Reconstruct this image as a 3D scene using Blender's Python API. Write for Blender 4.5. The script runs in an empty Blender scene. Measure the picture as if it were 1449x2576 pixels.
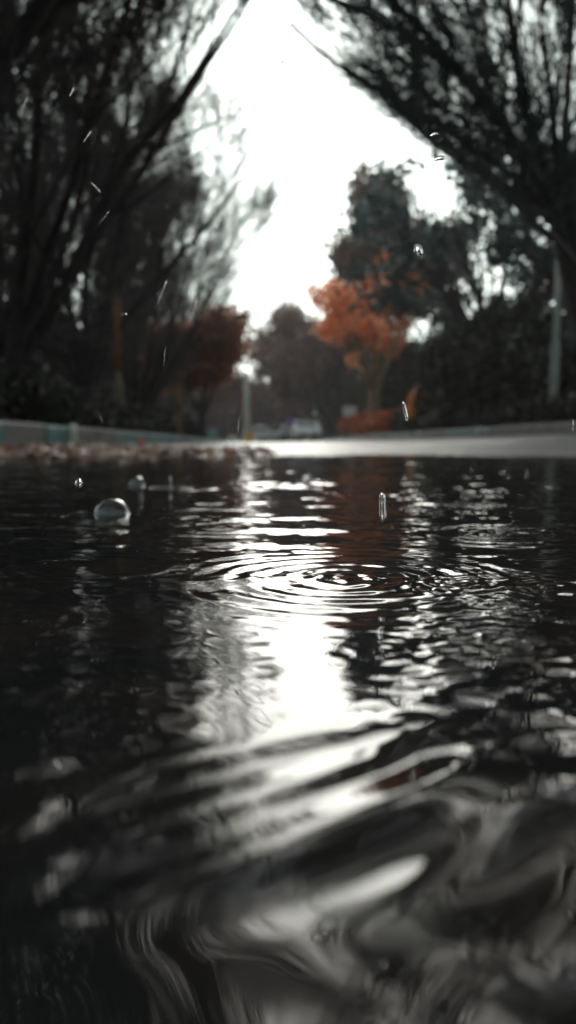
import bpy, math, random
import numpy as np
from mathutils import Matrix, Vector

C = bpy.context.scene
COL = C.collection
R = math.radians

# ------------------------------------------------------------------ camera
H_CAM = 0.030
F = 1860.0; CX, CY = 724.5, 1288.0          # photo measured at 1449 x 2576
YAW = math.atan(98.5 / F); PITCH = math.atan((CY - 1112) / F)
cam_d = bpy.data.cameras.new('camera'); cam = bpy.data.objects.new('camera', cam_d); COL.objects.link(cam)
cam.location = (0, 0, H_CAM); cam.rotation_euler = (math.pi/2 - PITCH, 0, -YAW)
cam_d.sensor_fit = 'VERTICAL'; cam_d.sensor_height = 36.0; cam_d.lens = 36.0 * F / 2576.0
cam_d.clip_start = 0.004; cam_d.clip_end = 2000
cam_d.dof.use_dof = True; cam_d.dof.focus_distance = 0.170; cam_d.dof.aperture_fstop = 15.0
C.camera = cam
MROT = np.array(cam.rotation_euler.to_matrix())
def P(px, py, Y):
    d = MROT @ np.array([(px - CX)/F, -(py - CY)/F, -1.0])
    k = Y / d[1]
    return np.array([d[0]*k, Y, H_CAM + d[2]*k])

# ------------------------------------------------------------------ world, sun, exposure
SUN_EL, SUN_AZ = R(24), R(5)                 # azimuth measured from +Y towards +X
w = bpy.data.worlds.new('World'); C.world = w; w.use_nodes = True
nt = w.node_tree; nt.nodes.clear()
sky = nt.nodes.new('ShaderNodeTexSky'); sky.sky_type = 'NISHITA'; sky.sun_disc = False
sky.sun_elevation = SUN_EL; sky.sun_rotation = SUN_AZ; sky.air_density = 1.0; sky.dust_density = 4.0
hs = nt.nodes.new('ShaderNodeHueSaturation'); hs.inputs['Saturation'].default_value = 0.4
bg = nt.nodes.new('ShaderNodeBackground'); bg.inputs['Strength'].default_value = 0.115
ow = nt.nodes.new('ShaderNodeOutputWorld')
nt.links.new(sky.outputs[0], hs.inputs['Color']); ga = nt.nodes.new('ShaderNodeGamma'); ga.inputs[1].default_value = .50   # cloud cover evens out the clear sky's range
nt.links.new(hs.outputs[0], ga.inputs[0]); tn = nt.nodes.new('ShaderNodeMix'); tn.data_type = 'RGBA'; tn.blend_type = 'MULTIPLY'; tn.inputs[0].default_value = 1; tn.inputs[7].default_value = (.87, 1.0, .975, 1)
nt.links.new(ga.outputs[0], tn.inputs[6]); nt.links.new(tn.outputs[2], bg.inputs[0]); nt.links.new(bg.outputs[0], ow.inputs[0])
sd = bpy.data.lights.new('sun', 'SUN'); sd.energy = 0.5; sd.angle = R(40); sd.color = (1, .93, .85)
sun = bpy.data.objects.new('sun', sd); COL.objects.link(sun)
sdir = Vector((math.sin(SUN_AZ)*math.cos(SUN_EL), math.cos(SUN_AZ)*math.cos(SUN_EL), math.sin(SUN_EL)))
sun.rotation_euler = sdir.to_track_quat('Z', 'Y').to_euler(); sun.location = (0, 0, 30)
C.view_settings.view_transform = 'Standard'; C.view_settings.look = 'None'; C.view_settings.gamma = 1
C.view_settings.exposure = 2.1
C.cycles.use_denoising = True
C.cycles.max_bounces = 8; C.cycles.transparent_max_bounces = 16; C.cycles.diffuse_bounces = 3
C.cycles.caustics_reflective = False; C.cycles.caustics_refractive = False
C.cycles.sample_clamp_indirect = 8

# ------------------------------------------------------------------ materials
def mat(name, col, rough=.7, col2=None, scale=6.0, spec=.5, metallic=0, bump=0, bscale=30.0, detail=4, coat=0):
    m = bpy.data.materials.new(name); m.use_nodes = True; n = m.node_tree.nodes; l = m.node_tree.links
    b = n['Principled BSDF']; b.inputs['Base Color'].default_value = (*col, 1); b.inputs['Roughness'].default_value = rough
    b.inputs['Specular IOR Level'].default_value = spec; b.inputs['Metallic'].default_value = metallic
    b.inputs['Coat Weight'].default_value = coat
    tc = n.new('ShaderNodeTexCoord')
    if col2 is not None:
        t = n.new('ShaderNodeTexNoise'); t.inputs['Scale'].default_value = scale; t.inputs['Detail'].default_value = detail
        r = n.new('ShaderNodeValToRGB'); r.color_ramp.elements[0].position = .35; r.color_ramp.elements[1].position = .65
        r.color_ramp.elements[0].color = (*col, 1); r.color_ramp.elements[1].color = (*col2, 1)
        l.new(tc.outputs['Object'], t.inputs['Vector']); l.new(t.outputs['Fac'], r.inputs[0]); l.new(r.outputs[0], b.inputs['Base Color'])
    if bump:
        t = n.new('ShaderNodeTexNoise'); t.inputs['Scale'].default_value = bscale; t.inputs['Detail'].default_value = 5
        bp = n.new('ShaderNodeBump'); bp.inputs['Strength'].default_value = bump; bp.inputs['Distance'].default_value = .01
        l.new(tc.outputs['Object'], t.inputs['Vector']); l.new(t.outputs['Fac'], bp.inputs['Height']); l.new(bp.outputs[0], b.inputs['Normal'])
    return m

def leaf_mat(name, cols, trans=.35, rough=.45):
    m = bpy.data.materials.new(name); m.use_nodes = True; n = m.node_tree.nodes; l = m.node_tree.links
    b = n['Principled BSDF']; b.inputs['Roughness'].default_value = rough; b.inputs['Specular IOR Level'].default_value = .4
    g = n.new('ShaderNodeNewGeometry'); r = n.new('ShaderNodeValToRGB'); e = r.color_ramp.elements
    e[0].position = 0; e[0].color = (*cols[0], 1); e[1].position = 1; e[1].color = (*cols[-1], 1)
    for i, c in enumerate(cols[1:-1]):
        x = e.new((i+1)/(len(cols)-1)); x.color = (*c, 1)
    l.new(g.outputs['Random Per Island'], r.inputs[0]); l.new(r.outputs[0], b.inputs['Base Color'])
    if trans:
        t = n.new('ShaderNodeBsdfTranslucent'); mx = n.new('ShaderNodeMixShader'); mx.inputs[0].default_value = trans
        l.new(r.outputs[0], t.inputs[0]); l.new(b.outputs[0], mx.inputs[1]); l.new(t.outputs[0], mx.inputs[2])
        l.new(mx.outputs[0], n['Material Output'].inputs[0])
    return m

M = {}
M['bark'] = mat('bark_dark', (.028,.027,.026), .85, (.055,.048,.043), 9, .3, bump=.6, bscale=25)
M['twig'] = mat('twig_bark', (.045,.050,.050), .8, (.15,.12,.11), 3, .3)
M['twig_teal'] = mat('twig_bark_lichen', (.03,.065,.070), .8, (.10,.11,.10), 3, .3)  # bark mottled between dark teal and grey
M['twig_red'] = mat('twig_bark_russet', (.05,.028,.024), .8, (.075,.04,.03), 3, .3)
M['bark_warm'] = mat('bark_ochre', (.26,.16,.08), .8, (.12,.08,.05), 5, .3, bump=.5)  # yellow light on the orange tree's trunk put into the bark colour
M['bark_grey'] = mat('bark_grey', (.09,.085,.08), .8, (.05,.045,.04), 5, .3, bump=.5)
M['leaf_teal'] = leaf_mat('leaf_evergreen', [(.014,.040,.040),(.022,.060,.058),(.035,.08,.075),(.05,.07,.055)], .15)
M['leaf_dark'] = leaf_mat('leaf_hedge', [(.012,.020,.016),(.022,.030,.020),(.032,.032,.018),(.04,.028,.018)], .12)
M['leaf_orange'] = leaf_mat('leaf_orange', [(.85,.22,.07),(.95,.38,.15),(.90,.26,.09),(.97,.60,.34),(.5,.12,.05)], .5)
M['leaf_rust'] = leaf_mat('leaf_rust', [(.32,.11,.07),(.48,.18,.11),(.55,.25,.16),(.22,.09,.06)], .45)
M['leaf_russet'] = leaf_mat('leaf_russet', [(.07,.035,.03),(.13,.05,.038),(.16,.07,.05),(.05,.045,.04)], .3)
M['leaf_red'] = leaf_mat('leaf_red', [(.45,.07,.04),(.60,.16,.05),(.32,.07,.03),(.20,.05,.02)], .3)
M['leaf_plum'] = leaf_mat('leaf_plum', [(.09,.04,.04),(.13,.06,.055),(.18,.085,.075),(.07,.04,.04)], .3)
M['leaf_cream'] = leaf_mat('leaf_cream', [(.6,.55,.38),(.45,.4,.2),(.7,.66,.5),(.3,.25,.1)], .3)
M['litter'] = leaf_mat('leaf_litter', [(.30,.16,.11),(.42,.27,.20),(.5,.36,.28),(.16,.09,.07),(.36,.12,.07)], .1, .35)
M['concrete'] = mat('kerb_concrete', (.14,.13,.12), .55, (.07,.068,.064), 9, .5, bump=.5, bscale=60)
M['teal_paint'] = mat('kerb_teal_paint', (.02,.12,.13), .45, (.07,.17,.17), 6, .5, bump=.4, bscale=60)
M['pale_paint'] = mat('kerb_pale_paint', (.62,.60,.52), .5, (.45,.42,.36), 12)
M['slab'] = mat('verge_earth', (.035,.028,.02), .9, (.06,.045,.03), 3, .3, bump=.6)
M['white'] = mat('white_metal', (.75,.76,.74), .4, (.62,.63,.61), 4)
M['car_white'] = mat('car_white_paint', (.62,.66,.62), .3, (.55,.6,.57), 2, coat=.6)
M['car_pale'] = mat('car_silver_paint', (.42,.46,.44), .3, (.36,.4,.38), 2, coat=.6)
M['car_dark'] = mat('car_dark_paint', (.02,.025,.035), .3, (.03,.03,.04), 2, coat=.6)
M['window'] = mat('car_glass', (.02,.03,.03), .08, (.025,.035,.035), 2, .8)
M['rubber'] = mat('rubber', (.02,.02,.02), .8, (.03,.03,.03), 20)
M['chrome'] = mat('headlight_glass', (.8,.8,.75), .15, (.7,.7,.66), 5, .8)
M['red'] = mat('red_plastic', (.65,.07,.05), .4, (.5,.05,.04), 4)
M['purple'] = mat('purple_sign_face', (.30,.12,.42), .5, (.25,.1,.36), 4)
M['yellow'] = mat('yellow_paint', (.85,.42,.05), .5, (.7,.33,.04), 4)
M['teal_bin'] = mat('bin_teal_plastic', (.16,.36,.38), .4, (.12,.3,.32), 4)
M['rust'] = mat('rusty_orange_steel', (.42,.14,.05), .6, (.26,.09,.04), 7, bump=.4)  # orange of sunlight on a trunk put into the post's colour
M['stake'] = mat('stake_wood', (.26,.14,.06), .8, (.16,.10,.05), 9, bump=.4)
M['stone'] = mat('pale_stone', (.48,.42,.36), .7, (.3,.26,.22), 8, bump=.4)
M['sleeve'] = mat('mossy_sleeve', (.20,.15,.10), .8, (.10,.08,.055), 9, bump=.4)
M['pole'] = mat('galvanised_pole', (.20,.23,.21), .5, (.30,.30,.26), 3, bump=.2)
M['wallm'] = mat('far_wall_render', (.06,.06,.058), .8, (.04,.04,.04), 2, bump=.3)

# asphalt (wet)
def asphalt():
    m = bpy.data.materials.new('wet_asphalt'); m.use_nodes = True; n = m.node_tree.nodes; l = m.node_tree.links
    b = n['Principled BSDF']; tc = n.new('ShaderNodeTexCoord')
    t = n.new('ShaderNodeTexNoise'); t.inputs['Scale'].default_value = 1.3; t.inputs['Detail'].default_value = 5
    r = n.new('ShaderNodeValToRGB'); r.color_ramp.elements[0].color = (.045,.045,.045,1); r.color_ramp.elements[1].color = (.085,.085,.082,1)
    rr = n.new('ShaderNodeMapRange'); rr.inputs['To Min'].default_value = .22; rr.inputs['To Max'].default_value = .5
    v = n.new('ShaderNodeTexVoronoi'); v.inputs['Scale'].default_value = 140
    bp = n.new('ShaderNodeBump'); bp.inputs['Strength'].default_value = .5; bp.inputs['Distance'].default_value = .003
    l.new(tc.outputs['Object'], t.inputs['Vector']); l.new(tc.outputs['Object'], v.inputs['Vector'])
    l.new(t.outputs['Fac'], r.inputs[0]); l.new(r.outputs[0], b.inputs['Base Color'])
    l.new(t.outputs['Fac'], rr.inputs['Value']); l.new(rr.outputs[0], b.inputs['Roughness'])
    l.new(v.outputs['Distance'], bp.inputs['Height']); l.new(bp.outputs[0], b.inputs['Normal'])
    return m
M['asphalt'] = asphalt()

def water_mat():
    m = bpy.data.materials.new('puddle_water'); m.use_nodes = True; n = m.node_tree.nodes; l = m.node_tree.links
    b = n['Principled BSDF']; b.inputs['Roughness'].default_value = .015; b.inputs['IOR'].default_value = 1.36
    tc = n.new('ShaderNodeTexCoord')
    t = n.new('ShaderNodeTexNoise'); t.inputs['Scale'].default_value = 22; t.inputs['Detail'].default_value = 3
    r = n.new('ShaderNodeValToRGB'); r.color_ramp.elements[0].position = .4; r.color_ramp.elements[1].position = .75
    r.color_ramp.elements[0].color = (.013,.0145,.0142,1); r.color_ramp.elements[1].color = (.038,.024,.018,1)
    l.new(tc.outputs['Object'], t.inputs['Vector']); l.new(t.outputs['Fac'], r.inputs[0]); l.new(r.outputs[0], b.inputs['Base Color'])
    return m
M['water'] = water_mat()
def glass_mat():
    m = bpy.data.materials.new('clear_water'); m.use_nodes = True; b = m.node_tree.nodes['Principled BSDF']
    b.inputs['Transmission Weight'].default_value = 1; b.inputs['IOR'].default_value = 1.33; b.inputs['Roughness'].default_value = 0
    b.inputs['Base Color'].default_value = (1,1,1,1)
    return m
M['drop'] = glass_mat()
M['bubble'] = glass_mat(); M['bubble'].name = 'frothy_bubble'; _b = M['bubble'].node_tree.nodes['Principled BSDF']
_b.inputs['Transmission Weight'].default_value = 1.0; _b.inputs['Base Color'].default_value = (.93,.95,.95,1); _b.inputs['Roughness'].default_value = .08

# ------------------------------------------------------------------ mesh helpers
def mesh_np(name, verts, quads=None, tris=None, smooth=True):
    me = bpy.data.meshes.new(name); verts = np.asarray(verts, np.float32)
    nq = 0 if quads is None else len(quads); ntr = 0 if tris is None else len(tris)
    me.vertices.add(len(verts)); me.vertices.foreach_set('co', verts.ravel())
    idx = []; starts = []; k = 0
    if nq: idx.append(np.asarray(quads, np.int32).ravel()); starts.append(np.arange(nq, dtype=np.int32)*4); k = nq*4
    if ntr: idx.append(np.asarray(tris, np.int32).ravel()); starts.append(k + np.arange(ntr, dtype=np.int32)*3)
    idx = np.concatenate(idx); me.loops.add(len(idx)); me.loops.foreach_set('vertex_index', idx)
    me.polygons.add(nq+ntr); me.polygons.foreach_set('loop_start', np.concatenate(starts))
    me.update(calc_edges=True); me.validate()
    me.polygons.foreach_set('use_smooth', np.full(len(me.polygons), smooth, bool))
    return me

def link(name, me, m=None, parent=None, loc=(0,0,0)):
    o = bpy.data.objects.new(name, me); COL.objects.link(o); o.location = loc
    if m is not None:
        for x in (m if isinstance(m, (list, tuple)) else [m]): me.materials.append(x)
    if parent: o.parent = parent
    return o
def tag(o, label, cat, group=None, kind=None):
    if label: o['label'] = label
    if cat: o['category'] = cat
    if group: o['group'] = group
    if kind: o['kind'] = kind
    return o
def thing(name, loc, label, cat, group=None, rz=0):
    o = bpy.data.objects.new(name, None); COL.objects.link(o); o.location = tuple(loc); o.rotation_euler = (0,0,rz); o.empty_display_size = .1
    return tag(o, label, cat, group)
def dup(root, loc, rz=0, sc=1, label=None, group=None):
    r = root.copy(); COL.objects.link(r); r.location = tuple(loc); r.rotation_euler = (0,0,rz); r.scale = (sc,sc,sc) if not hasattr(sc,'__len__') else sc
    if label: r['label'] = label
    if group: r['group'] = group
    for ch in list(root.children):
        c = ch.copy(); COL.objects.link(c); c.parent = r
        for g in list(ch.children):
            d = g.copy(); COL.objects.link(d); d.parent = c
    return r

class MB:
    """collects simple shapes into one mesh"""
    def __init__(s): s.v = []; s.f = []
    def add(s, v, f):
        k = sum(len(a) for a in s.v) if s.v else 0
        s.v.append(np.asarray(v, float)); s.f += [tuple(i+k for i in q) for q in f]
    def box(s, x0,x1,y0,y1,z0,z1, tx=1, ty=1):
        cx, cy = (x0+x1)/2, (y0+y1)/2
        v = [(x0,y0,z0),(x1,y0,z0),(x1,y1,z0),(x0,y1,z0)] + [(cx+(a-cx)*tx, cy+(b-cy)*ty, z1) for a,b in ((x0,y0),(x1,y0),(x1,y1),(x0,y1))]
        s.add(v, [(3,2,1,0),(4,5,6,7),(0,1,5,4),(1,2,6,5),(2,3,7,6),(3,0,4,7)]); return s
    def lathe(s, prof, n=16, c=(0,0,0), axis='z'):
        v = []; f = []
        for (r, z) in prof:
            for i in range(n):
                a = 2*math.pi*i/n; p = (r*math.cos(a), r*math.sin(a), z)
                if axis == 'y': p = (p[0], p[2], p[1])
                if axis == 'x': p = (p[2], p[0], p[1])
                v.append((p[0]+c[0], p[1]+c[1], p[2]+c[2]))
        for k in range(len(prof)-1):
            for i in range(n):
                j = (i+1) % n; f.append((k*n+i, k*n+j, (k+1)*n+j, (k+1)*n+i))
        f.append(tuple(range(n-1,-1,-1))); f.append(tuple(range((len(prof)-1)*n, len(prof)*n)))
        s.add(v, f); return s
    def prism(s, prof, x0, x1, inset=0):
        """profile in the y-z plane extruded along x"""
        n = len(prof); v = [(x0, a, b) for a,b in prof] + [(x1, a, b) for a,b in prof]
        s.add(v, [tuple(range(n)), tuple(range(2*n-1, n-1, -1))] + [(i, i+n, (i+1)%n+n, (i+1)%n) for i in range(n)]); return s
    def build(s, name, m, parent=None, loc=(0,0,0), smooth=False, bevel=0, seg=2):
        me = bpy.data.meshes.new(name); me.from_pydata(np.concatenate(s.v).tolist(), [], s.f); me.update()
        import bmesh
        b = bmesh.new(); b.from_mesh(me); bmesh.ops.recalc_face_normals(b, faces=b.faces)
        if bevel: bmesh.ops.bevel(b, geom=list(b.edges), offset=bevel, segments=seg, affect='EDGES', profile=.6)
        b.to_mesh(me); b.free()
        me.polygons.foreach_set('use_smooth', np.full(len(me.polygons), smooth, bool))
        return link(name, me, m, parent, loc)

# ------------------------------------------------------------------ ground, road, kerbs
KL, KR = -1.5, 5.5
KH = .16
def road_z(X, Y):
    prof = .004 + .0052*np.clip(X, 0, 6)**2
    edge = 1.38 + .12*np.sin(X*3.1+.5) + .08*np.sin(X*7.7) + .06*np.sin(X*17+Y) + .05*np.sin(X*41+Y*9)
    t = np.clip((Y - edge + .5)/.9, 0, 1); s = t*t*(3-2*t)
    dist = np.clip((np.abs(X) - 2.2)/1.2, 0, 1) * (X > 0)
    s = np.maximum(s, dist*dist*(3-2*dist)); back = np.clip((-Y-1.0)/.6, 0, 1); s = np.maximum(s, back)
    low = -.022
    return low + (prof - low)*s + .0015*np.sin(X*9+Y*4)*s + np.clip(Y-30, 0, 200)*.0006
ys = np.concatenate([np.linspace(-4, 3, 141), 3*np.exp(np.linspace(0, 1, 150)[1:]*math.log(90/3))])
xs = np.linspace(KL, KR, 121)
X, Y = np.meshgrid(xs, ys); Z = road_z(X, Y)
def grid_quads(ny, nx):
    a = (np.arange(ny-1)[:,None]*nx + np.arange(nx-1)[None,:]).ravel()
    return np.stack([a, a+1, a+1+nx, a+nx], 1)
road = link('road', mesh_np('road', np.stack([X.ravel(), Y.ravel(), Z.ravel()], 1), grid_quads(len(ys), len(xs))), M['asphalt'])
road['kind'] = 'structure'
g = np.array([-600,-60,-20,-8,-3,0,3,8,15,25,40,60,90,150,600.])
gx, gy = np.meshgrid(g, np.array([-200,-20,0,20,60,90,120,200,900.]))
ground = link('ground', mesh_np('ground', np.stack([gx.ravel(), gy.ravel(), np.full(gx.size, -.12) + np.clip(gy.ravel()-30,0,200)*.0004], 1), grid_quads(9, len(g))), M['slab'])
ground['kind'] = 'structure'

def kerb_height(Y): return road_z(0.*Y+KL, Y)
def kerb(name, X0, side, L=.9, pat=None, dz=0, seed=1):
    """row of separate rounded kerb stones following the road; material slots by stone"""
    rng = random.Random(seed); mb_v = []; mb_f = []; mi = []
    y = -3.5; k = 0
    while y < 88:
        l = L*rng.uniform(.9, 1.1)*(1 if y < 30 else 3)
        z0, z1 = [float(road_z(np.array(X0), np.array(q)))+dz for q in (max(y, 2.5), max(y+l, 2.5))]
        j = rng.uniform(-.006, .006); x = X0 + rng.uniform(-.006, .006)
        r = .02; w = .15; hh = (KH if side < 0 else .21)
        prof = [(0, -.1), (0, hh-r+j), (.3*r, hh-.3*r+j), (r, hh+j), (w, hh+j), (w, -.1)]
        n = len(prof); base = len(mb_v)
        for yy, zz in ((y+.007, z0), (y+l-.007, z1)):
            for a, b in prof: mb_v.append((x + side*a, yy, zz + b))
        fs = [(base+i, base+i+n, base+(i+1)%n+n, base+(i+1)%n) for i in range(n)] + [tuple(base+i for i in range(n)), tuple(base+n+i for i in range(n))]
        mb_f += fs; c = pat(y, k, rng); mi += [c]*len(fs); y += l; k += 1
    me = bpy.data.meshes.new(name); me.from_pydata(mb_v, [], mb_f)
    import bmesh
    b = bmesh.new(); b.from_mesh(me); bmesh.ops.recalc_face_normals(b, faces=b.faces); b.to_mesh(me); b.free()
    o = link(name, me, [M['concrete'], M['teal_paint'], M['pale_paint']])
    me.polygons.foreach_set('material_index', mi); o['kind'] = 'structure'
    return o
kerb('left_kerb', KL, -1, pat=lambda y,k,r: (1 if k % 2 == 0 else 0) if y < 7 else (1 if r.random() < .7 else 0), seed=4)
kerb('right_kerb', KR, 1, pat=lambda y,k,r: 1 if 17 < y < 20 else (1 if r.random() < (.1 if y < 22 else .5) else 0), seed=6)

# raised verges behind the kerbs
def verge(name, x0, x1, seed, s):
    yy = np.concatenate([np.linspace(-4, 20, 60), np.linspace(22, 92, 30)]); xx = np.linspace(0, 1, 16)
    A, B = np.meshgrid(xx, yy); Xv = x0 + (x1-x0)*A
    zk = road_z(0*B + (KL if s < 0 else KR), np.maximum(B, 2.5)) + (KH if s < 0 else .21)
    Zv = zk - .012 + .10*A**.7 + .02*np.sin(Xv*5+B*2.3)*np.minimum(A*4, 1)
    q = grid_quads(len(yy), 16)
    if s < 0: q = q[:, ::-1]
    o = link(name, mesh_np(name, np.stack([Xv.ravel(), B.ravel(), Zv.ravel()], 1), q), M['slab']); o['kind'] = 'structure'
verge('left_verge_ground', KL-.13, -60, 1, -1); verge('right_verge_ground', KR+.13, 60, 2, 1)

# ------------------------------------------------------------------ puddle water
def water():
    def axis(a0, d0, grow, lim):
        v = [0.]; 
        while v[-1] < lim: v.append(v[-1] + max(d0, grow*max(0, v[-1]-a0)+d0))
        return np.array(v)
    px = axis(.07, .0006, .011, 2.9); nx = axis(.07, .0006, .011, 1.52); nx[-1] = 1.53
    py = axis(.12, .0006, .006, 1.95); ny = axis(.0, .004, .05, 1.6)
    xs = np.concatenate([-nx[::-1], px[1:]]); ysw = np.concatenate([-ny[::-1], py[1:]]) 
    X, Y = np.meshgrid(xs, ysw)
    rng = np.random.default_rng(5)
    Z = np.zeros_like(X)
    def sm(a, b, t):
        u = np.clip((t-a)/(b-a), 0, 1); return u*u*(3-2*u)
    u = X/np.maximum(Y, .02)                       # bearing from the puddle's near edge
    def waves(n, l0, l1, ang0, spread, slope):
        z = np.zeros_like(X)
        for i in range(n):
            lam = math.exp(rng.uniform(math.log(l0), math.log(l1))); a = ang0 + rng.normal(0, spread); k = 2*math.pi/lam
            wx = .004*np.sin(X*k*.23+rng.uniform(0,6)) + .004*np.sin(Y*k*.19+rng.uniform(0,6))
            z += slope/k*math.sqrt(2/n)*np.sin(k*((X+wx)*math.cos(a) + (Y+wx)*math.sin(a)) + rng.uniform(0, 6.28))
        return z
    calm = sm(.115, .15, Y)
    # general wind ripple away from the lens, travelling along the road
    patch = .55 + .45*np.sin(X*21+1.3*np.sin(Y*13))*np.sin(Y*17+1.1*np.sin(X*11))
    Z += waves(26, .014, .05, math.pi/2, .38, .030)*sm(.12, .25, Y)*(patch*.6+.55)
    Z += waves(30, .006, .016, math.pi/2, .6, .045)*sm(.115, .14, Y)*sm(.03, .08, X-.02+.1*(Y-.16))*(patch*.5+.6)
    Z += waves(24, .005, .012, math.pi/2, .9, .020)*calm*.8
    side = 1-.65*sm(.008, .028, -X)-.6*sm(.014,.032,X)
    # slow swell close to the lens
    near = 1-sm(.060, .078, Y)
    Z += waves(4, .0085, .013, R(128), .07, .075)*near*sm(.040,.052,Y)*side
    Z += waves(3, .018, .026, R(118), .10, .04)*near*side
    Z += (waves(4, .011, .017, R(38), .10, .06)*sm(-.003,.008,X) + waves(4, .011, .017, R(135), .10, .055)*(1-sm(-.005,.006,X)))*side*(1-sm(.036,.052,Y))
    Z += waves(12, .015, .035, math.pi/2, .5, .013)*(.45+.55*(sm(.10,.14,Y)+1-sm(.05,.075,Y)))
    Z += waves(14, .008, .016, math.pi/2, .6, .03)*sm(.012, .045, X)*(1-sm(.12,.16,Y))*(.4+.6*patch)
    Z += waves(14, .007, .014, math.pi/2, .8, .016)*sm(.03, .05, -X)*(1-sm(.12,.16,Y))*patch
    Z += waves(20, .005, .010, math.pi/2, .35, .035)*sm(.05,.07,Y)*(1-sm(.12,.15,Y))*(.2+.8*sm(.008,.03,np.abs(X-.003)))
    # rings spreading from rain drops
    def ring(px, py, rad, lam, slope, wdt, full=False, ecc=0):
        d = MROT @ np.array([(px-CX)/F, -(py-CY)/F, -1.0]); k = -H_CAM/d[2]; cx, cy = d[0]*k, d[1]*k
        r = np.hypot(X-cx, Y-cy); kk = 2*math.pi/lam
        if full: env = np.exp(-(r/wdt)**2)*np.minimum(1, r/lam*1.0+.35); ph = kk*r*(1-1.5*r)
        else: env = np.exp(-((r-rad)/wdt)**2); ph = kk*(r-rad)
        an = np.arctan2(Y-cy, X-cx); env = env*(1+.35*np.sin(3*an+px)+.25*np.sin(7*an+py*.7+r*200)); ph = ph+.5*np.sin(2*an+px*.3)+.3*np.sin(5*an+r*150)
        return slope/kk*env*np.cos(ph)
    Z += ring(868, 1457, 0, .0068, .13, .030, True)
    Z += ring(868, 1457, .028, .007, .05, .012)
    Z += ring(1160, 1468, 0, .0042, .16, .010, True)
    Z += ring(250, 1425, .017, .006, .11, .004)
    Z += ring(60, 1560, 0, .005, .09, .012, True)
    Z += ring(1290, 1610, 0, .005, .12, .011, True)
    Z += ring(1400, 1480, 0, .005, .12, .014, True)
    Z += ring(150, 1760, 0, .0045, .10, .007, True)
    Z += ring(1270, 1340, 0, .008, .12, .03, True)
    Z += ring(430, 1228, .03, .014, .14, .010)
    Z += ring(282, 1300, .022, .010, .08, .012)
    Z += ring(345, 1228, .025, .012, .08, .012)
    Z += ring(730, 1220, 0, .016, .12, .05, True)
    Z += ring(1350, 1230, 0, .018, .12, .06, True)
    Z += ring(1000, 1250, 0, .014, .10, .04, True)
    Z += ring(560, 1330, 0, .010, .08, .03, True)
    Z += ring(966, 1640, 0, .004, .10, .006, True)
    for i in range(60):
        yy = math.exp(rng.uniform(math.log(.25), math.log(1.5))); xx = rng.uniform(-.45, .5)*yy*1.3
        r = np.hypot(X-xx, Y-yy); lam = .008+.012*yy; wd = .012+.03*yy*rng.uniform(.5,1.3)
        Z += .06/(2*math.pi/lam)*np.exp(-(r/wd)**2)*np.cos(2*math.pi/lam*r)
    o = link('water', mesh_np('water', np.stack([X.ravel(), Y.ravel(), Z.ravel()], 1), grid_quads(len(ysw), len(xs))), M['water'])
    o['kind'] = 'structure'
    print('water verts', X.size)
water()

# ------------------------------------------------------------------ trees
def unit(v): return v/np.maximum(np.linalg.norm(v, axis=-1, keepdims=True), 1e-9)
def poly_grow(rng, start, d, length, n, trop, wander, bias=None):
    N = len(start); P_ = np.zeros((N, n, 3)); P_[:,0] = start; step = (length/(n-1))[:,None]; d = unit(d)
    for i in range(1, n):
        P_[:,i] = P_[:,i-1] + d*step
        d = d + rng.normal(0, wander, (N,3)) + np.array([0,0,trop])
        if bias is not None: d = d + bias
        d = unit(d)
    return P_
def taper(r0, n, end=.45): return r0[:,None]*np.linspace(1, end, n)[None,:]
def tubes(Ps, Rs, sides):
    """(N,n,3),(N,n) -> verts, quads"""
    N, n, _ = Ps.shape
    T = np.gradient(Ps, axis=1); T = unit(T); ref = np.zeros_like(T); mean = unit(Ps[:,-1]-Ps[:,0])
    ax = np.argmin(np.abs(mean), axis=1); ref[np.arange(N)[:,None], np.arange(n)[None,:], ax[:,None]] = 1
    U = unit(np.cross(T, ref)); V = np.cross(T, U)
    a = np.arange(sides)*2*math.pi/sides
    vs = Ps[:,:,None,:] + Rs[:,:,None,None]*(U[:,:,None,:]*np.cos(a)[None,None,:,None] + V[:,:,None,:]*np.sin(a)[None,None,:,None])
    vs = vs.reshape(-1, 3)
    b = (np.arange(N)[:,None,None]*n + np.arange(n-1)[None,:,None])*sides
    i = np.arange(sides)[None,None,:]; j = (i+1) % sides
    q = np.stack([b+i, b+j, b+sides+j, b+sides+i], -1).reshape(-1, 4)
    return vs, q
def merge(parts):
    v = []; q = []; k = 0
    for a, b in parts: v.append(a); q.append(b+k); k += len(a)
    return np.concatenate(v), np.concatenate(q)
def children(rng, Ps, Rs, m, t0, t1, ang, angs, L, Ls, n, trop, wander, rk=.6, bias=None, shrink=.5):
    N, k, _ = Ps.shape; t = (t0 + (t1-t0)*(np.arange(m)[None,:] + rng.random((N,m)))/m); f = t*(k-1); i = np.minimum(f.astype(int), k-2); fr = (f-i)[...,None]
    ar = np.arange(N)[:,None]; p = Ps[ar,i]*(1-fr)+Ps[ar,i+1]*fr; T = unit(Ps[ar,i+1]-Ps[ar,i]); r = Rs[ar,i]
    rv = unit(rng.normal(0,1,(N,m,3))); perp = unit(rv - T*(rv*T).sum(-1,keepdims=True))
    th = rng.normal(ang, angs, (N,m,1)); d = T*np.cos(th)+perp*np.sin(th)
    ln = L*np.exp(rng.normal(0, Ls, (N,m)))*(1-shrink*t)
    p, d, ln, r = p.reshape(-1,3), d.reshape(-1,3), ln.ravel(), r.ravel()*rk
    C_ = poly_grow(rng, p, d, ln, n, trop, wander, bias)
    return C_, taper(r, n, .35)

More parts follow.
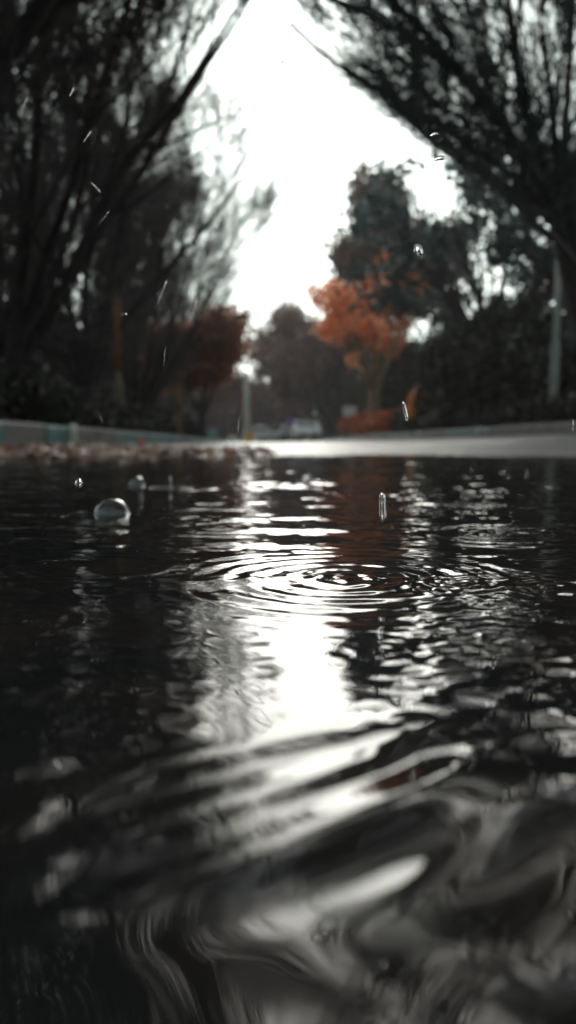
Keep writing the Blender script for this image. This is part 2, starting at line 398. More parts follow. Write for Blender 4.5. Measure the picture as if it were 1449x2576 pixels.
def bare_tree(seed, stems, H=6.0, twigs=(7,6,6), rad=.09, spread=.5, twig_r=.0045, bias=None, droop=.05, rmax=None, keep=None, over=0, overz=5.2, n4=6):
    """stems: (N,n,3) polylines of the trunk and main limbs, own radii; returns trunk and crown meshes"""
    rng = np.random.default_rng(seed)
    S, SR = stems
    def prune(L, Q):
        p = L[:,-1]
        if rmax:
            a = np.arctan2(p[:,1], p[:,0]); lim = rmax*(1+.07*np.sin(3*a+p[:,2]*1.7)+.06*np.sin(7*a-p[:,2]*2.9)+rng.normal(0,.03,len(p)))
            lim = lim*(np.clip(.55+p[:,2]*.17, .5, 1) + over*np.clip(p[:,2]-(overz if overz else .64*(p[:,1]+5.7)+.15), 0, 2.5)); k = np.hypot(p[:,0], p[:,1]) < lim
        elif keep is not None: k = keep(p, rng)
        else: k = np.ones(len(p), bool)
        return L[k], Q[k]
    L1, R1 = prune(*children(rng, S, SR, twigs[0], .25, 1, spread, .15, H*.34, .2, 7, .045, .085, .40, bias))
    L2, R2 = prune(*children(rng, L1, R1, twigs[1], .2, 1, .42, .14, H*.19, .25, 6, .035, .09, .45, bias))
    L3, R3 = prune(*children(rng, L2, R2, twigs[2], .15, 1, .38, .15, H*.11, .25, 5, droop, .07, .6))
    L4, R4 = prune(*children(rng, L3, R3, n4, .1, 1, .38, .15, H*.065, .3, 4, droop, .07, .7))
    R3 = np.maximum(R3, twig_r*1.2); R4 = np.maximum(R4, twig_r)
    tr = merge([tubes(S, SR, 10), tubes(L1, R1, 6)])
    cr = merge([tubes(L2, R2, 4), tubes(L3, R3, 3), tubes(L4, R4, 3)])
    return mesh_np('trunk', *tr), mesh_np('crown', *cr)

def stems_vase(seed, n, H, base_r, r0, lean=(.0,.0), trunk_h=.4, k=9):
    rng = np.random.default_rng(seed); a = np.arange(n)*2*math.pi/n + rng.uniform(-.3,.3,n)
    d = np.stack([np.cos(a)*base_r+lean[0], np.sin(a)*base_r+lean[1], np.ones(n)], 1)
    st = np.stack([np.cos(a)*.06, np.sin(a)*.06, np.full(n, trunk_h*.6)], 1)
    S = poly_grow(rng, st, d, H*rng.uniform(.62,.8,n), k, .035, .085); SR = taper(np.full(n, r0), k, .28)
    T = poly_grow(rng, np.array([[0,0,-.15]]), np.array([[0,0,1.]]), np.array([trunk_h+.3]), k, 0, .01); TR = np.linspace(1.9, 1.25, k)[None,:]*r0
    return np.concatenate([T, S]), np.concatenate([TR, SR])

def make_tree(name, loc, meshes, mats, label, cat='tree', group=None, rz=0, sc=1):
    t = thing(name, loc, label, cat, group, rz); t.scale = (sc,)*3
    link('trunk', meshes[0], mats[0], t); link('crown', meshes[1], mats[1], t)
    return t

GL = 'bare trees along the left kerb'
# big vase shaped tree, left
b1 = bare_tree(11, stems_vase(3, 10, 8.8, .50, .072, (.15,-.05), .9), 7.6, (8,6,7), spread=.55, n4=7, twig_r=.0036, rmax=2.95, over=.15, overz=4.6)
tA = make_tree('vase_tree', (-2.95, 9.2, .16), b1, (M['bark'], M['twig']), 'large bare many-stemmed tree fanning out of one base at the left edge', group=GL)
b2 = bare_tree(12, stems_vase(8, 8, 8.4, .42, .085, (.14,0), 1.6), 7.2, (7,6,7), spread=.55, n4=7, twig_r=.0048, rmax=2.9)
tB = make_tree('street_tree', (-3.1, 14.5, .2), b2, (M['bark'], M['twig']), 'bare street tree just behind the rust orange post', group=GL, sc=1.0)
b3 = bare_tree(13, stems_vase(5, 8, 10.5, .46, .095, (.20,-.03), 1.2), 8.6, (8,7,6), spread=.6, twig_r=.006, rmax=2.8, over=1.2, overz=None)
tC = make_tree('arching_tree', (-3.2, 5.7, .16), b3, (M['bark'], M['twig']), 'dark bare tree arching over the top left corner, its trunk outside the frame', group=GL)
dup(tC, (5.9, 4.4, .35), 3.0, 1.25, 'bare tree whose crown closes over the road above the frame, seen in the puddle', 'bare trees along the right kerb')
dup(tC, (-3.5, 2.0, .2), 1.9, 1.1, 'bare tree on the left, level with the near water, seen only as a reflection', GL)
dup(tC, (5.9, .6, .35), 4.2, 1.25, 'bare tree on the right, level with the near water, seen only as a reflection', 'bare trees along the right kerb')
left_row = [(-2.9, 20.5, 1.1, 1.05, tA, 'bare tree between the hedge and the rusty brown leafed tree'),
            (-4.9, 31, 4.0, 1.05, tB, 'bare tree beside the teal bin'),
            (-4.7, 43, 5.2, 1.05, tA, 'bare tree rising above the rusty brown crown'),
            (-7.4, 62, .6, 1.0, tA, 'farthest bare tree on the left of the road')]
for x, y, rz, s, src, lab in left_row: dup(src, (x, y, .2), rz, s, lab, GL)
dup(tB, (-7.2, 25, .25), 1.0, 1.2, 'bare tree far back behind the clipped hedge', 'bare trees behind the left hedge')

# big overhanging tree, right: trunk outside the frame, fork in view
def right_tree():
    base = np.array([7.4, 13.5, .3])
    def pl(pts, k=11):
        pts = np.array(pts, float); t = np.linspace(0, len(pts)-1, k); i = np.minimum(t.astype(int), len(pts)-2); f = (t-i)[:,None]
        q = pts[i]*(1-f)+pts[i+1]*f
        for _ in range(2): q[1:-1] = (q[:-2]+2*q[1:-1]+q[2:])/4
        return q - base
    D = 13.5; fork = P(1420, 560, D)
    S = [pl([base, P(1475, 800, D), fork]),
         pl([fork, P(1330, 330, D-.3), P(1290, 120, D-.8), P(1265,-120, D-1)]),
         pl([fork, P(1290, 330, D-.5), P(1130, 150, D-1.2), P(930, 30, D-1.9), P(760, -30, D-2.6)]),
         pl([fork, P(1270, 420, D-.8), P(1040, 270, D-1.8), P(870, 190, D-2.3), P(728, 60, D-2.8)]),
         pl([fork, P(1420, 330, D+.6), P(1440, 80, D+1), P(1440,-120, D+1.2)]),
         pl([fork, P(1290, 480, D+.8), P(1130, 400, D+1.6), P(1020, 300, D+2)]),
         pl([fork, P(1230, 260, D-1.8), P(1020, 20, D-3.2), P(830,-90, D-4)]),
         pl([fork, P(1520, 380, D-1), P(1600, 150, D-2), P(1640,-100, D-3)]),
         pl([fork, P(1340, 500, D), P(1220, 440, D-.4), P(1110, 350, D-.8)]),
         pl([fork, P(1350, 520, D+.8), P(1290, 500, D+1.8), P(1190, 420, D+2.6)]),
         pl([fork, P(1350, 420, D-.8), P(1230, 330, D-1.4), P(1080, 250, D-2)]),
         pl([P(1470, 700, D), P(1400, 600, D-1), P(1340, 560, D-2), P(1250, 470, D-3)]),
         pl([fork, P(1400, 420, D-.4), P(1390, 250, D-1.2), P(1360, 60, D-2)]),
         pl([fork, P(1300, 520, D-1.6), P(1330, 440, D-3), P(1260, 260, D-4.4)])]
    S = np.stack(S); r = np.array([.30,.14,.13,.10,.13,.09,.12,.13,.09,.09,.10,.11,.12,.09][:len(S)])*.8; r[0] = .3
    SR = r[:,None]*np.linspace(1,.35,11)[None,:]; SR[0] = np.linspace(.34,.27,11)
    def keep(p, rng):
        q = p + base; n = rng.normal(0, .12, len(q)) + .25*np.sin(q[:,1]*2+q[:,2]*1.5)
        return q[:,0]*12/q[:,1] > .46 + n*.8 + np.clip(6.2-q[:,2]*12/q[:,1], 0, 9)*1.45
    ms = bare_tree(21, (S, SR), 7.0, (7,6,6), spread=.5, n4=7, twig_r=.0048, droop=.0, keep=keep)
    tR = make_tree('overhanging_tree', base, ms, (M['bark'], M['twig_teal']), 'huge bare tree reaching over the road from the right edge, forked trunk leaning out')
right_tree()

# leafy trees
def leaves(rng, centers, per, sig, size, flat=.0):
    N = len(centers)*per; c = np.repeat(centers, per, 0) + rng.normal(0, 1, (N,3))*np.array(sig)
    a = unit(rng.normal(0,1,(N,3))); b = unit(np.cross(a, rng.normal(0,1,(N,3)))); s = (size*np.exp(rng.normal(0,.25,N)))[:,None]
    v = np.stack([c-a*s, c+b*s*.5, c+a*s, c-b*s*.5], 1).reshape(-1,3)
    return v, np.arange(N*4).reshape(-1,4)
def leafy_tree(seed, H, crown_r, r0, per, size, sig, m=(6,5,5), lean=(0,0), trunk_h=None, spread=.7, base_r=.5, nst=5, keep=1.0, squash=1):
    rng = np.random.default_rng(seed); S, SR = stems_vase(seed+1, nst, H*.62, base_r, r0*.55, lean, trunk_h or H*.25)
    L1, R1 = children(rng, S[1:], SR[1:], m[0], .3, 1, spread, .2, crown_r*.55, .2, 6, .03, .08, .55)
    L2, R2 = children(rng, L1, R1, m[1], .25, 1, .6, .2, crown_r*.3, .25, 5, .02, .1, .6)
    SR[0] = np.linspace(r0*1.35, r0*.8, S.shape[1]); SR[0,:2] *= 1.35
    tr = merge([tubes(S, SR, 10), tubes(L1, R1, 5), tubes(L2, R2, 3)])
    tips = np.concatenate([L2[:,-1], L2[:,3], L1[:,-1]]); tips = tips[rng.random(len(tips)) < keep]
    return mesh_np('trunk', *tr), mesh_np('crown', *leaves(rng, tips, per, sig, size), smooth=False)

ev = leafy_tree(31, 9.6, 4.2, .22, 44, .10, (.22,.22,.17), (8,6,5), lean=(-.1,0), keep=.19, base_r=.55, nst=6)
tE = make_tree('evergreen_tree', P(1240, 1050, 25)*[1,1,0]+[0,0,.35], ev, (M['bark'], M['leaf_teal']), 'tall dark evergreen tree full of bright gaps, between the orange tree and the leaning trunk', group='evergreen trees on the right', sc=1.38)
dup(tE, (11.7, 24, .35), 2.6, 1.45, 'tall evergreen tree behind the grey pole and leaning limb', 'evergreen trees on the right')
dup(tE, (10.6, 19, .35), 2.0, .8, 'lower evergreen tree in front of the sky gap beside the grey pole', 'evergreen trees on the right')
dup(tE, (11.5, 35, .35), 4.0, 1.25, 'evergreen tree behind the orange tree, mostly hidden', 'evergreen trees on the right')

orr = leafy_tree(41, 8.6, 3.6, .30, 34, .13, (.22,.22,.16), (6,5,5), lean=(-.14,0), trunk_h=2.6, base_r=.62, keep=.40)
make_tree('orange_tree', P(940, 1050, 40)*[1,1,0]+[0,0,.35], orr, (M['bark_warm'], M['leaf_orange']), 'bright orange autumn tree with a flared ochre trunk behind the red hedge').scale = (1.08,1.08,1.42)
rs = leafy_tree(51, 8.0, 3.0, .15, 55, .12, (.34,.34,.3), (6,5,4), trunk_h=1.4, base_r=.45, keep=1)
make_tree('rust_leaved_tree', P(508, 1050, 27)*[1,1,0]+[0,0,.3], rs, (M['bark'], M['leaf_rust']), 'rusty brown leafed tree left of the far end of the road', sc=.78)
co = leafy_tree(52, 15.0, 3.4, .25, 60, .16, (.4,.4,.5), (9,5,4), trunk_h=2.0, base_r=.13, keep=1)
make_tree('russet_tree', P(958, 1050, 50)*[1,1,0]+[0,0,.4], co, (M['bark'], M['leaf_russet']), 'tall narrow russet brown tree rising behind the orange tree').scale = (1.25,1.25,1.75)
pl_ = leafy_tree(61, 12.0, 4.5, .3, 60, .17, (.45,.45,.45), (8,5,4), trunk_h=1.6, base_r=.5, keep=1)
tP = make_tree('plum_tree', P(792, 1050, 78)*[1,1,0]+[0,0,.4], pl_, (M['bark'], M['leaf_plum']), 'dark plum coloured tree closing the end of the road, above the white car', group='dark trees at the end of the road'); tP.scale = (1.25,1.25,1.7)
for px, Yd, rz, s, lab in ((830, 66, 1, 1.3, 'dark plum tree directly left of the orange tree'), (790, 100, 2, 1.5, 'dark plum tree just right of the pale pillar'),
                           (488, 72, 3, .95, 'low dark tree left of the pale pillar')):
    q = P(px, 1050, Yd); dup(tP, (q[0], Yd, .3), rz, s, lab, 'dark trees at the end of the road')
# thin trees and dark evergreens closing the left side
tD = make_tree('dark_evergreen', (-9.0, 15, .2), leafy_tree(71, 6.0, 3.4, .2, 50, .12, (.35,.35,.32), (8,6,4), trunk_h=.8, base_r=.5), (M['bark'], M['leaf_dark']), 'dark dense evergreen at the far left behind the bare stems', group='dark evergreens behind the left hedge')
for x, y, rz, s, lab in ((-8.0, 21, 1, .8, 'dark evergreen behind the rust orange post'), (-8.2, 27, 2, 1.0, 'dark evergreen behind the wooden stake'),
                    (-7.4, 37, 3, 1.0, 'dark evergreen behind the rusty brown tree'), (-13, 20, 4, 1.2, 'dark evergreen farthest to the left'), (-6.5, 50, 5, 1.0, 'dark evergreen near the end of the left row')):
    dup(tD, (x, y, .2), rz, s, lab, 'dark evergreens behind the left hedge')

# ------------------------------------------------------------------ hedges and shrubs
def shrub(name, boxes, size, dens, m, label, cat='hedge', group=None, top=None):
    """boxes: ellipsoid blobs (x,y,z,rx,ry,rz); leaves on the skin of each blob and a woody mass inside"""
    rng = np.random.default_rng(abs(hash(name+label)) % 1000 if False else len(label)*7+len(boxes))
    x0, y0, z0 = boxes[0][:3]; root = thing(name, (x0, y0, max(0.1, z0-boxes[0][5])), label, cat, group); off = np.array(root.location)
    cs = []; core = []; ss = []
    for (x,y,z,rx,ry,rz_) in boxes:
        area = 4*math.pi*((rx*ry+ry*rz_+rx*rz_)/3); n = int(area*dens)
        d = unit(rng.normal(0,1,(n,3))); rr = 1 + .10*np.sin(d[:,:1]*7+x)+.08*np.sin(d[:,1:2]*9+y*3)+rng.normal(0,.05,(n,1))
        p = d*rr*np.array([rx,ry,rz_])+np.array([x,y,z])-off; cs.append(p[p[:,2] > -.05])
        a, b = np.meshgrid(np.linspace(0,math.pi,9), np.linspace(0,2*math.pi,14)[:-1], indexing='ij'); k = .86
        v = np.stack([np.sin(a)*np.cos(b)*rx*k, np.sin(a)*np.sin(b)*ry*k, np.cos(a)*rz_*k], -1).reshape(-1,3)+np.array([x,y,z])-off
        q = [[i*13+j, (i+1)*13+j, (i+1)*13+(j+1)%13, i*13+(j+1)%13] for i in range(8) for j in range(13)]
        core.append((v, np.array(q)))
    link('foliage', mesh_np('foliage', *leaves(rng, np.concatenate(cs), 2, (size*.5,)*3, size), smooth=False), m, root)
    link('stems', mesh_np('stems', *merge(core)), M['bark'], root)
    return root
def row(x0,y0,x1,y1,n,w,h,z=.15,jit=.15,seed=0):
    rg = random.Random(seed); o = []
    for i in range(n):
        t = i/(n-1); hh = h*(1+rg.uniform(-jit,jit)); o.append((x0+(x1-x0)*t, y0+(y1-y0)*t, z+hh*.45, w, abs(y1-y0)/n*.8+.2, hh*.55))
    return o
# left: tall dark mass at the frame edge, then the long low hedge stepping down to the far end
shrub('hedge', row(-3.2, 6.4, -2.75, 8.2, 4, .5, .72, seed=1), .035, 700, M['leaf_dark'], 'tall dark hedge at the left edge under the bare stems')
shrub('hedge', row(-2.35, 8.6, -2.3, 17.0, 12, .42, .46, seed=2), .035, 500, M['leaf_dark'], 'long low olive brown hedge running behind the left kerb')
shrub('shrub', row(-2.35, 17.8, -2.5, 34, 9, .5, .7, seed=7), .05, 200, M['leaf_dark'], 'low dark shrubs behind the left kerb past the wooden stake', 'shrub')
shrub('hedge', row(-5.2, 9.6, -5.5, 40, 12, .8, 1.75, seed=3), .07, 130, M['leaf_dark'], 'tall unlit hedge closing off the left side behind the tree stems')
q = P(160, 995, 10.2)
shrub('variegated_shrub', [(q[0], q[1], q[2]-.05, .10,.10,.10),(q[0]+.10, q[1]-.1, q[2]-.16, .08,.09,.09),(q[0]-.02,q[1]+.1,.36,.14,.14,.2)], .03, 1200, M['leaf_cream'], 'small cream yellow shrub glowing above the left hedge', 'shrub')  # pale leaf clump stands in for light falling through the hedge gap
# right
shrub('red_hedge', row(6.5, 31, 6.6, 47, 9, .8, 1.1, z=.35, seed=4), .10, 90, M['leaf_red'], 'red and orange hedge at the foot of the orange tree')
shrub('hedge', row(6.15, 24, 6.1, 50, 14, .35, .85, z=.35, seed=8), .06, 200, M['leaf_dark'], 'low dark hedge in front of the red hedge')
shrub('background_hedge', row(-5, 88, 14, 92, 9, 2.0, 2.6, z=0, seed=12)[:0] + [(x, 90+2*math.sin(x), 3.9 if -4 < x < 2 else 1.4, 1.9, 1.6, (3.7 if x < 2 else 2.2)+.25*x*(x>0)) for x in range(-9, 13, 2)], .16, 40, M['leaf_plum'], 'dark plum hedge across the far end of the road behind the cars')
shrub('background_shrubbery', [(10.5,30,2.4,1.6,2,2.6),(10.5,36,2.8,1.8,2,3),(9.5,43,2.8,1.8,2,3),(10,52,3.4,2,2.4,3.6),(8.5,60,3,2,2,3.6)], .13, 60, M['leaf_dark'], 'dark shrubbery behind the red hedge and the orange tree', 'shrubbery')
q = P(1050, 1015, 27)
shrub('orange_shrub', [(q[0]-.15, 26, q[2]-.1, .35,.35,.5),(q[0]+.35, 26, q[2]-.35, .4,.35,.25)], .08, 150, M['leaf_orange'], 'small orange shrub right of the red hedge', 'shrub')
q0 = P(1120, 1050, 21)
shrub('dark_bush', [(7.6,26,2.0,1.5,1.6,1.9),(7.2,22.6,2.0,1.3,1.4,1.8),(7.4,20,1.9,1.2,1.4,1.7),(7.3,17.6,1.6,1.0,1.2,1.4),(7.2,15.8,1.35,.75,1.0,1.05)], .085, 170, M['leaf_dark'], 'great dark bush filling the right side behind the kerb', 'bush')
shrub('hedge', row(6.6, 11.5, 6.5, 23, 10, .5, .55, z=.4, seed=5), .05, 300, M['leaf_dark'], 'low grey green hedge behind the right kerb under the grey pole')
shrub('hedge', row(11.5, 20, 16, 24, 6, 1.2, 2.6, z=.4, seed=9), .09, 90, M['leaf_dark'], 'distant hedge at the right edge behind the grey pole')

# ------------------------------------------------------------------ fallen leaves
def litter():
    rng = np.random.default_rng(9); n = 5200
    y = 1.7 + (22-1.7)*rng.random(n)**1.7; x = KL + .02 + np.abs(rng.normal(0, .20, n))*(1+.02*y)
    z = road_z(x, y)+.004+.014*rng.random(n)*np.exp(-(x-KL)/.25)
    m = 2600; y2 = 1.35+np.abs(rng.normal(0,.35,m)); x2 = rng.uniform(KL+.02, .05, m)*rng.random(m)**.15
    x = np.concatenate([x, x2]); y = np.concatenate([y, y2]); z = np.concatenate([z, road_z(x2, y2)+.004]); keep = z > .002; x, y, z = x[keep], y[keep], z[keep]; n = len(x); c = np.stack([x,y,z],1)
    a = unit(np.stack([rng.normal(0,1,n), rng.normal(0,1,n), rng.normal(0,.35,n)],1)); b = unit(np.cross(a, np.stack([rng.normal(0,.4,n), rng.normal(0,.4,n), np.ones(n)],1)))
    s = (rng.uniform(.008,.026,n))[:,None]
    v = np.stack([c-a*s, c-a*s*.2+b*s*.55, c+a*s, c-a*s*.2-b*s*.55],1).reshape(-1,3)
    v[:,2] = np.maximum(v[:,2], .0025)
    o = link('leaf_litter', mesh_np('leaf_litter', v, np.arange(n*4).reshape(-1,4), smooth=False), M['litter'])
    tag(o, 'pale brown wet fallen leaves drifted along the foot of the left kerb', 'leaf litter', kind='stuff')
litter()

# ------------------------------------------------------------------ posts, signs, bins
def base_z(x, y):
    y = max(y, 2.5)
    return float(road_z(np.array(float(KL if x < 0 else KR)), np.array(float(y)))) + (KH if x < 0 else .21) + .01
q = P(300, 1030, 12.6); t = thing('rusty_post', (q[0], 12.6, base_z(-2,12.6)), 'rust orange steel post in a mossy brown sleeve, rising out of the low hedge', 'post')
MB().lathe([(.10,0),(.10,.25),(.085,.72),(.06,.95),(.05,1.0)], 16).build('base_sleeve', M['sleeve'], t, smooth=True)
MB().lathe([(.048,1.0),(.046,1.9),(.052,1.92),(.055,2.2),(.03,2.25)], 16).build('pole', M['rust'], t, smooth=True)
q = P(452, 1100, 17); t = thing('wooden_stake', (q[0], 17, base_z(-2,17)), 'thin brown wooden stake at the far end of the low hedge', 'stake')
MB().box(-.05,.05,-.05,.05,-.05,1.12,.9,.9).box(-.045,.045,-.045,.045,1.12,1.2,.3,.3).build('shaft', M['stake'], t, bevel=.006)
MB().box(-.06,.06,-.06,.06,.62,.66).build('tie_strap', M['rubber'], t)
q = P(178, 1100, 6.2); t = thing('marker_post', (-1.56, 6.3, .05), 'short pale marker stone standing against the left kerb', 'marker')
MB().box(.065,.125,-.04,.04,-.05,.115,.8,.85).box(.07,.12,-.03,.03,.115,.13,.5,.6).build('shaft', M['pale_paint'], t, bevel=.004)
q = P(357, 1138, 5.0); t = tag(MB().lathe([(.001,0),(.022,.002),(.024,.02),(.023,.035),(.018,.04),(.001,.041)], 14).build('bottle_cap', M['red'], None, (q[0], 5.0, float(road_z(np.array(q[0]),np.array(5.)))+.002), smooth=True), 'small red plastic cup lying among fallen leaves by the left kerb', 'litter')
# grey pole right
q = P(1393, 1010, 15.2); t = thing('lamp_post', (q[0], 15.2, base_z(6,15)), 'slim grey pole standing at the right edge of the low hedge', 'pole')
MB().lathe([(.11,0),(.11,.5),(.085,.6),(.085,1.6),(.06,1.8),(.05,4.2)], 16).build('pole', M['pole'], t, smooth=True)
MB().lathe([(.09,0),(.10,.03),(.10,.10),(.04,.2)], 16, (0,0,4.2)).build('cap', M['pole'], t, smooth=True)
# pale stone post and yellow bollard far away in the road's end
q = P(621, 1105, 55); t = thing('stone_post', (q[0], 55, .03), 'slender pale weathered pillar at the end of the road', 'post')
MB().lathe([(.30,0),(.29,.3),(.23,.45),(.21,1.4),(.24,1.7),(.23,2.5),(.20,3.4),(.17,4.2)], 20).build('shaft', M['stone'], t, smooth=True)
MB().lathe([(.18,4.2),(.21,4.25),(.21,4.5),(.15,4.65),(.05,4.7)], 20).build('head', M['stone'], t, smooth=True)
q = P(629, 1110, 48); t = thing('yellow_bollard', (q[0], 48, .03), 'small yellow box shaped bollard at the foot of the pale pillar', 'bollard')
MB().box(-.27,.27,-.2,.2,0,.62,.92,.9).build('body', M['yellow'], t, bevel=.03)
MB().box(-.2,.2,-.15,.15,.621,.69,.8,.8).build('cap', M['rubber'], t, bevel=.01)
q = P(533, 1110, 34); t = thing('litter_bin', (q[0], 34, base_z(-2,34)-.1), 'pale teal litter bin behind the far left kerb', 'bin')
MB().box(-.17,.17,-.17,.17,0,.44,1.15,1.15).build('body', M['teal_bin'], t, bevel=.02)
MB().box(-.21,.21,-.21,.21,.442,.50,.8,.8).build('lid', M['teal_bin'], t, bevel=.02)
q = P(585, 1115, 44); t = tag(MB().lathe([(.16,0),(.22,.1),(.2,.25),(.1,.36),(.01,.38)], 9).build('boulder', M['pale_paint'], None, (q[0],44,.03), smooth=True), 'small white painted boulder at the far left roadside', 'boulder')
q = P(735, 1066, 46); t = thing('purple_sign', (q[0], 47, .1), 'small purple sign on a dark post beside the white car', 'sign')
MB().lathe([(.03,0),(.03,1.1)], 10).build('post', M['rubber'], t, smooth=True)
MB().box(-.22,.22,-.02,.02,1.02,1.42).build('sign_face', M['purple'], t, bevel=.008)
q = P(795, 1042, 47); t = thing('white_sign', (q[0], 48, .1), 'tiny round white sign on a thin post right of the white car', 'sign')  # white disc added for the bright glint of a rain drop
MB().lathe([(.025,0),(.025,1.6)], 8).build('post', M['rubber'], t, smooth=True)
MB().lathe([(.13,-.01),(.13,.01)], 16, (0,-.03,1.78), 'y').build('sign_face', M['white'], t)
q = P(858, 1040, 43); t = thing('white_board', (5.9, 43, .35), 'white board standing at the left end of the red hedge', 'sign')
MB().box(-.42,.36,-.03,.03,1.15,1.75).build('panel', M['white'], t, bevel=.01)
for sx in (-.3,.26): MB().box(sx-.03,sx+.03,-.025,.025,0,1.148).build('leg', M['rubber'], t)
# reflectors on the right kerb
for px, lab in ((1201, 'left of the pair of round cream reflectors on the teal part of the right kerb'), (1225, 'right of the pair of round cream reflectors on the teal part of the right kerb')):
    Yk = KR*F/(px-626)*.97; qq = P(px, 1082, Yk); Yk = Yk*(KR-.012)/qq[0]
    t = thing('reflector', (KR-.004, Yk, float(road_z(np.array(KR),np.array(Yk)))+.13), lab, 'reflector', 'kerb reflectors')
    MB().lathe([(.001,-.03),(.040,-.028),(.052,-.01),(.052,0)], 16, axis='x').build('lens', M['chrome'], t, smooth=True)
    MB().lathe([(.062,-.006),(.062,.002)], 16, axis='x').build('rim', M['concrete'], t)
# low far wall at the right edge
t = thing('garden_wall', (12.6, 27.5, .3), 'low dark rendered wall at the right edge, below the bright sky gap', 'wall')
MB().box(-3.0,5,-.12,.12,0,2.0).build('wall_panel', M['wallm'], t, bevel=.01); MB().box(-3.05,5.05,-.16,.16,2.002,2.1).build('coping', M['concrete'], t, bevel=.01)

# ------------------------------------------------------------------ cars
def car(name, loc, rz, paint, label):
    t = thing(name, loc, label, 'car', 'cars at the end of the road', rz)
    prof = [(-2.1,.32),(-2.15,.55),(-2.05,.80),(-1.1,.92),(-.45,1.40),(.95,1.44),(1.75,1.0),(2.1,.92),(2.15,.5),(2.05,.3)]
    b = MB().prism(prof, -.86, .86).build('body', paint, t, bevel=.06, seg=3)
    MB().prism([(-1.04,.95),(-.50,1.34),(-.44,1.34),(-.98,.95)], -.70, .70).build('windscreen', M['window'], t, loc=(0,-.05,.03))
    for s in (-1,1):
        MB().prism([(-.9,.95),(-.4,1.33),(.85,1.36),(1.4,1.0)], s*.862-.006, s*.862+.006).build('side_window', M['window'], t)
        MB().box(s*.62-.17,s*.62+.17,-2.16,-2.10,.60,.74).build('headlight', M['chrome'], t, bevel=.02)
        MB().box(s*.98-.08,s*.98+.08,-.85,-.75,.95,1.08).build('mirror', paint, t, bevel=.02)
        for yy in (-1.35,1.35):
            wh = MB().lathe([(.24,-.1),(.32,-.09),(.33,0),(.32,.09),(.24,.1)], 20, (s*.80,yy,.33), 'x').build('wheel', M['rubber'], t, smooth=True)
            MB().lathe([(.05,-.02),(.2,-.01),(.21,.02)], 16, (s*.895,yy,.33), 'x').build('rim', M['car_pale'], wh)
    MB().box(-.5,.5,-2.17,-2.12,.38,.52).build('grille', M['rubber'], t, bevel=.01)
    MB().box(-.24,.24,-2.185,-2.172,.40,.49).build('number_plate', M['white'], t)
    return t
q = P(766, 1110, 52); car('parked_car', (q[0], 52, .09), R(4), M['car_white'], 'pale greenish white car facing us at the right of the road end')
q = P(733, 1110, 58); car('parked_car', (q[0], 59, .06), R(-2), M['car_dark'], 'dark car beside the purple sign, half behind the white car')
q = P(672, 1106, 66); car('parked_car', (q[0], 66, .04), R(50), M['car_pale'], 'silver car turned sideways beyond the pale pillar')

# ------------------------------------------------------------------ rain: drops in the air, bubbles and splashes
def uvs(fn, nu=16, nv=20):
    v = []; 
    for i in range(nv+1):
        for j in range(nu): v.append(fn(i/nv, 2*math.pi*j/nu))
    q = [[i*nu+j, i*nu+(j+1)%nu, (i+1)*nu+(j+1)%nu, (i+1)*nu+j] for i in range(nv) for j in range(nu)]
    return mesh_np('drop', np.array(v), np.array(q))
RG = 'rain drops falling in front of the lens'
def drop(px, py, w, h, ang, D, label, bend=0, name='rain_drop'):
    """px size given in the photo's 1449 px; D distance"""
    p = P(px, py, D); W, Hh = w/F*D/2, h/F*D/2
    def fn(t, a):
        th = t*math.pi; c = math.cos(th); s = math.sin(th)**(.75 if h > 2*w else 1.0)
        s *= (1+.12*math.sin(t*9+px)); return (W*s*math.cos(a) + bend*W*(c*c-.5), W*s*math.sin(a), Hh*c)
    o = link(name, uvs(fn), M['drop'], None, tuple(p)); o.rotation_euler = (0, R(ang), 0)
    return tag(o, label, 'rain drop', RG)
drop(1019, 1035, 10, 50, -12, .19, 'slanting clear drop in front of the red hedge')
drop(962, 1276, 20, 74, -3, .165, 'longest clear drop, falling to the water below the orange tree')
drop(1053, 629, 20, 30, -35, .17, 'egg shaped drop high over the evergreen tree', .2)
drop(1105, 399, 11, 26, 78, .18, 'flat wide drop against the top of the evergreen tree', .5)
drop(1092, 338, 7, 20, 75, .19, 'tiny flat drop above the flat wide one, among bare twigs', .4)
drop(198, 1216, 17, 27, 10, .19, 'round clear drop over the dark water at the left')
drop(62, 259, 1.7999999999999998, 32, 28, .20, 'hair thin slanting drop nearest the top left corner')
drop(180, 232, 1.7999999999999998, 24, 28, .20, 'short thin slanting drop in the top left twigs')
drop(219, 344, 1.7999999999999998, 34, 35, .20, 'thin slanting drop on the left twigs, third one down')
drop(263, 546, 2.4, 34, 38, .19, 'thin slanting drop over the left stems')
drop(408, 735, 3.5999999999999996, 62, 22, .20, 'long slanting drop in front of the dark left branches')
drop(488, 781, 2.4, 54, 14, .20, 'thin drop before the top of the rusty brown tree')
drop(313, 791, 6, 13, 80, .18, 'tiny flat drop just above the rust orange post')
drop(254, 1052, 1.5, 26, -20, .20, 'faint short drop before the left hedge')
drop(414, 898, 1.5, 44, 6, .20, 'faint thin drop before the dark left trunks')
drop(600, 1070, 1.5, 44, 6, .20, 'faint thin drop left of the pale stone post')
drop(1441, 1071, 3.5999999999999996, 30, 0, .19, 'small upright drop at the right edge above the kerb')
drop(966, 1618, 14, 44, -8, .115, 'bent clear drop close over the bright reflection', 1.2)
drop(711, 156, 10, 8, 0, .26, 'tiny round drop against the open sky')
drop(240, 470, 1.5, 36, -45, .2, 'faint thin drop leaning the other way over the left twigs')

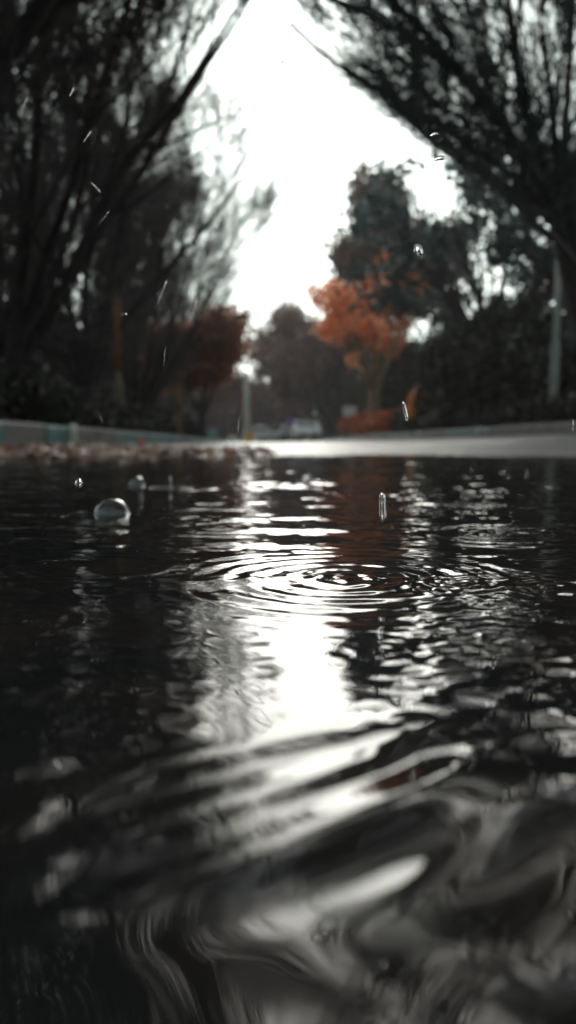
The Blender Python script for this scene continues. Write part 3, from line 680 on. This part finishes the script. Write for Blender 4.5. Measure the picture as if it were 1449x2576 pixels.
def on_water(px, py):
    d = MROT @ np.array([(px-CX)/F, -(py-CY)/F, -1.0]); k = -H_CAM/d[2]; return d[0]*k, d[1]*k
def bubble(px, py, wpx, hpx, label):
    x, y = on_water(px, py); r = wpx/F*y/2; hh = hpx/F*y
    n = 28; outer = []; k = 12
    def shell(sc):
        return [[(r*sc*math.cos(t*math.pi/2/k)*math.cos(a), r*sc*math.cos(t*math.pi/2/k)*math.sin(a), -.0006+(hh*sc)*math.sin(min(t, k-.02)*math.pi/2/k)) for a in np.arange(n)*2*math.pi/n] for t in range(k+1)]
    vo = np.array(shell(1)).reshape(-1,3); vi = np.array(shell(.94)).reshape(-1,3); m = (k+1)*n; q = []
    for t in range(k):
        for j in range(n):
            a, b = t*n+j, t*n+(j+1)%n; q.append([a,b,b+n,a+n]); q.append([m+b,m+a,m+a+n,m+b+n])
    for j in range(n): q.append([j, m+j, m+(j+1)%n, (j+1)%n])
    o = link('water_bubble', mesh_np('water_bubble', np.concatenate([vo,vi]), np.array(q)), M['bubble'], None, (x,y,0))
    tag(o, label, 'bubble', 'bubbles and splashes on the puddle')
    return o
bubble(282, 1292, 90, 42, 'largest clear bubble floating on the dark left water')
bubble(345, 1222, 40, 26, 'smaller clear bubble behind the largest one')
def splash(px, py, wpx, hpx, label, rim=True):
    x, y = on_water(px, py); r = wpx/F*y/2; hh = hpx/F*y; t = thing('splash', (x,y,0), label, 'splash', 'bubbles and splashes on the puddle')
    MB().lathe([(r*.13,-.001),(r*.08,hh*.12),(r*.035,hh*.4),(r*.03,hh*.6),(r*.05,hh*.75),(r*.065,hh*.86),(r*.04,hh*.97),(r*.005,hh)], 18).build('jet', M['drop'], t, smooth=True)
    if rim: MB().lathe([(r*.90,-.0008),(r*.93,hh*.07),(r*.97,hh*.10),(r*1.01,hh*.07),(r*1.06,-.0008)], 40).build('rim', M['drop'], t, smooth=True)
splash(430, 1230, 110, 34, 'upright jet in the middle of a pale ring behind the bubbles')
splash(1325, 1196, 40, 16, 'tiny jet catching light on the far right water', False)
splash(203, 1600, 26, 14, 'tiny splash on the dark water in the lower left', False)

# ------------------------------------------------------------------ haze volume added to lift the dark tones
hz = MB().box(-120, 120, -12, 150, -1.5, 45).build('haze', bpy.data.materials.new('rain_haze'))
hm = hz.data.materials[0]; hm.use_nodes = True; hn = hm.node_tree; hn.nodes.remove(hn.nodes['Principled BSDF'])
pv = hn.nodes.new('ShaderNodeVolumePrincipled'); pv.inputs['Color'].default_value = (1.0,.93,.90,1); pv.inputs['Density'].default_value = .0011; pv.inputs['Anisotropy'].default_value = .3
hn.links.new(pv.outputs[0], hn.nodes['Material Output'].inputs['Volume']); hz['kind'] = 'stuff'; hz['label'] = 'thin pale rain haze over the road and trees'
hz['category'] = 'haze'
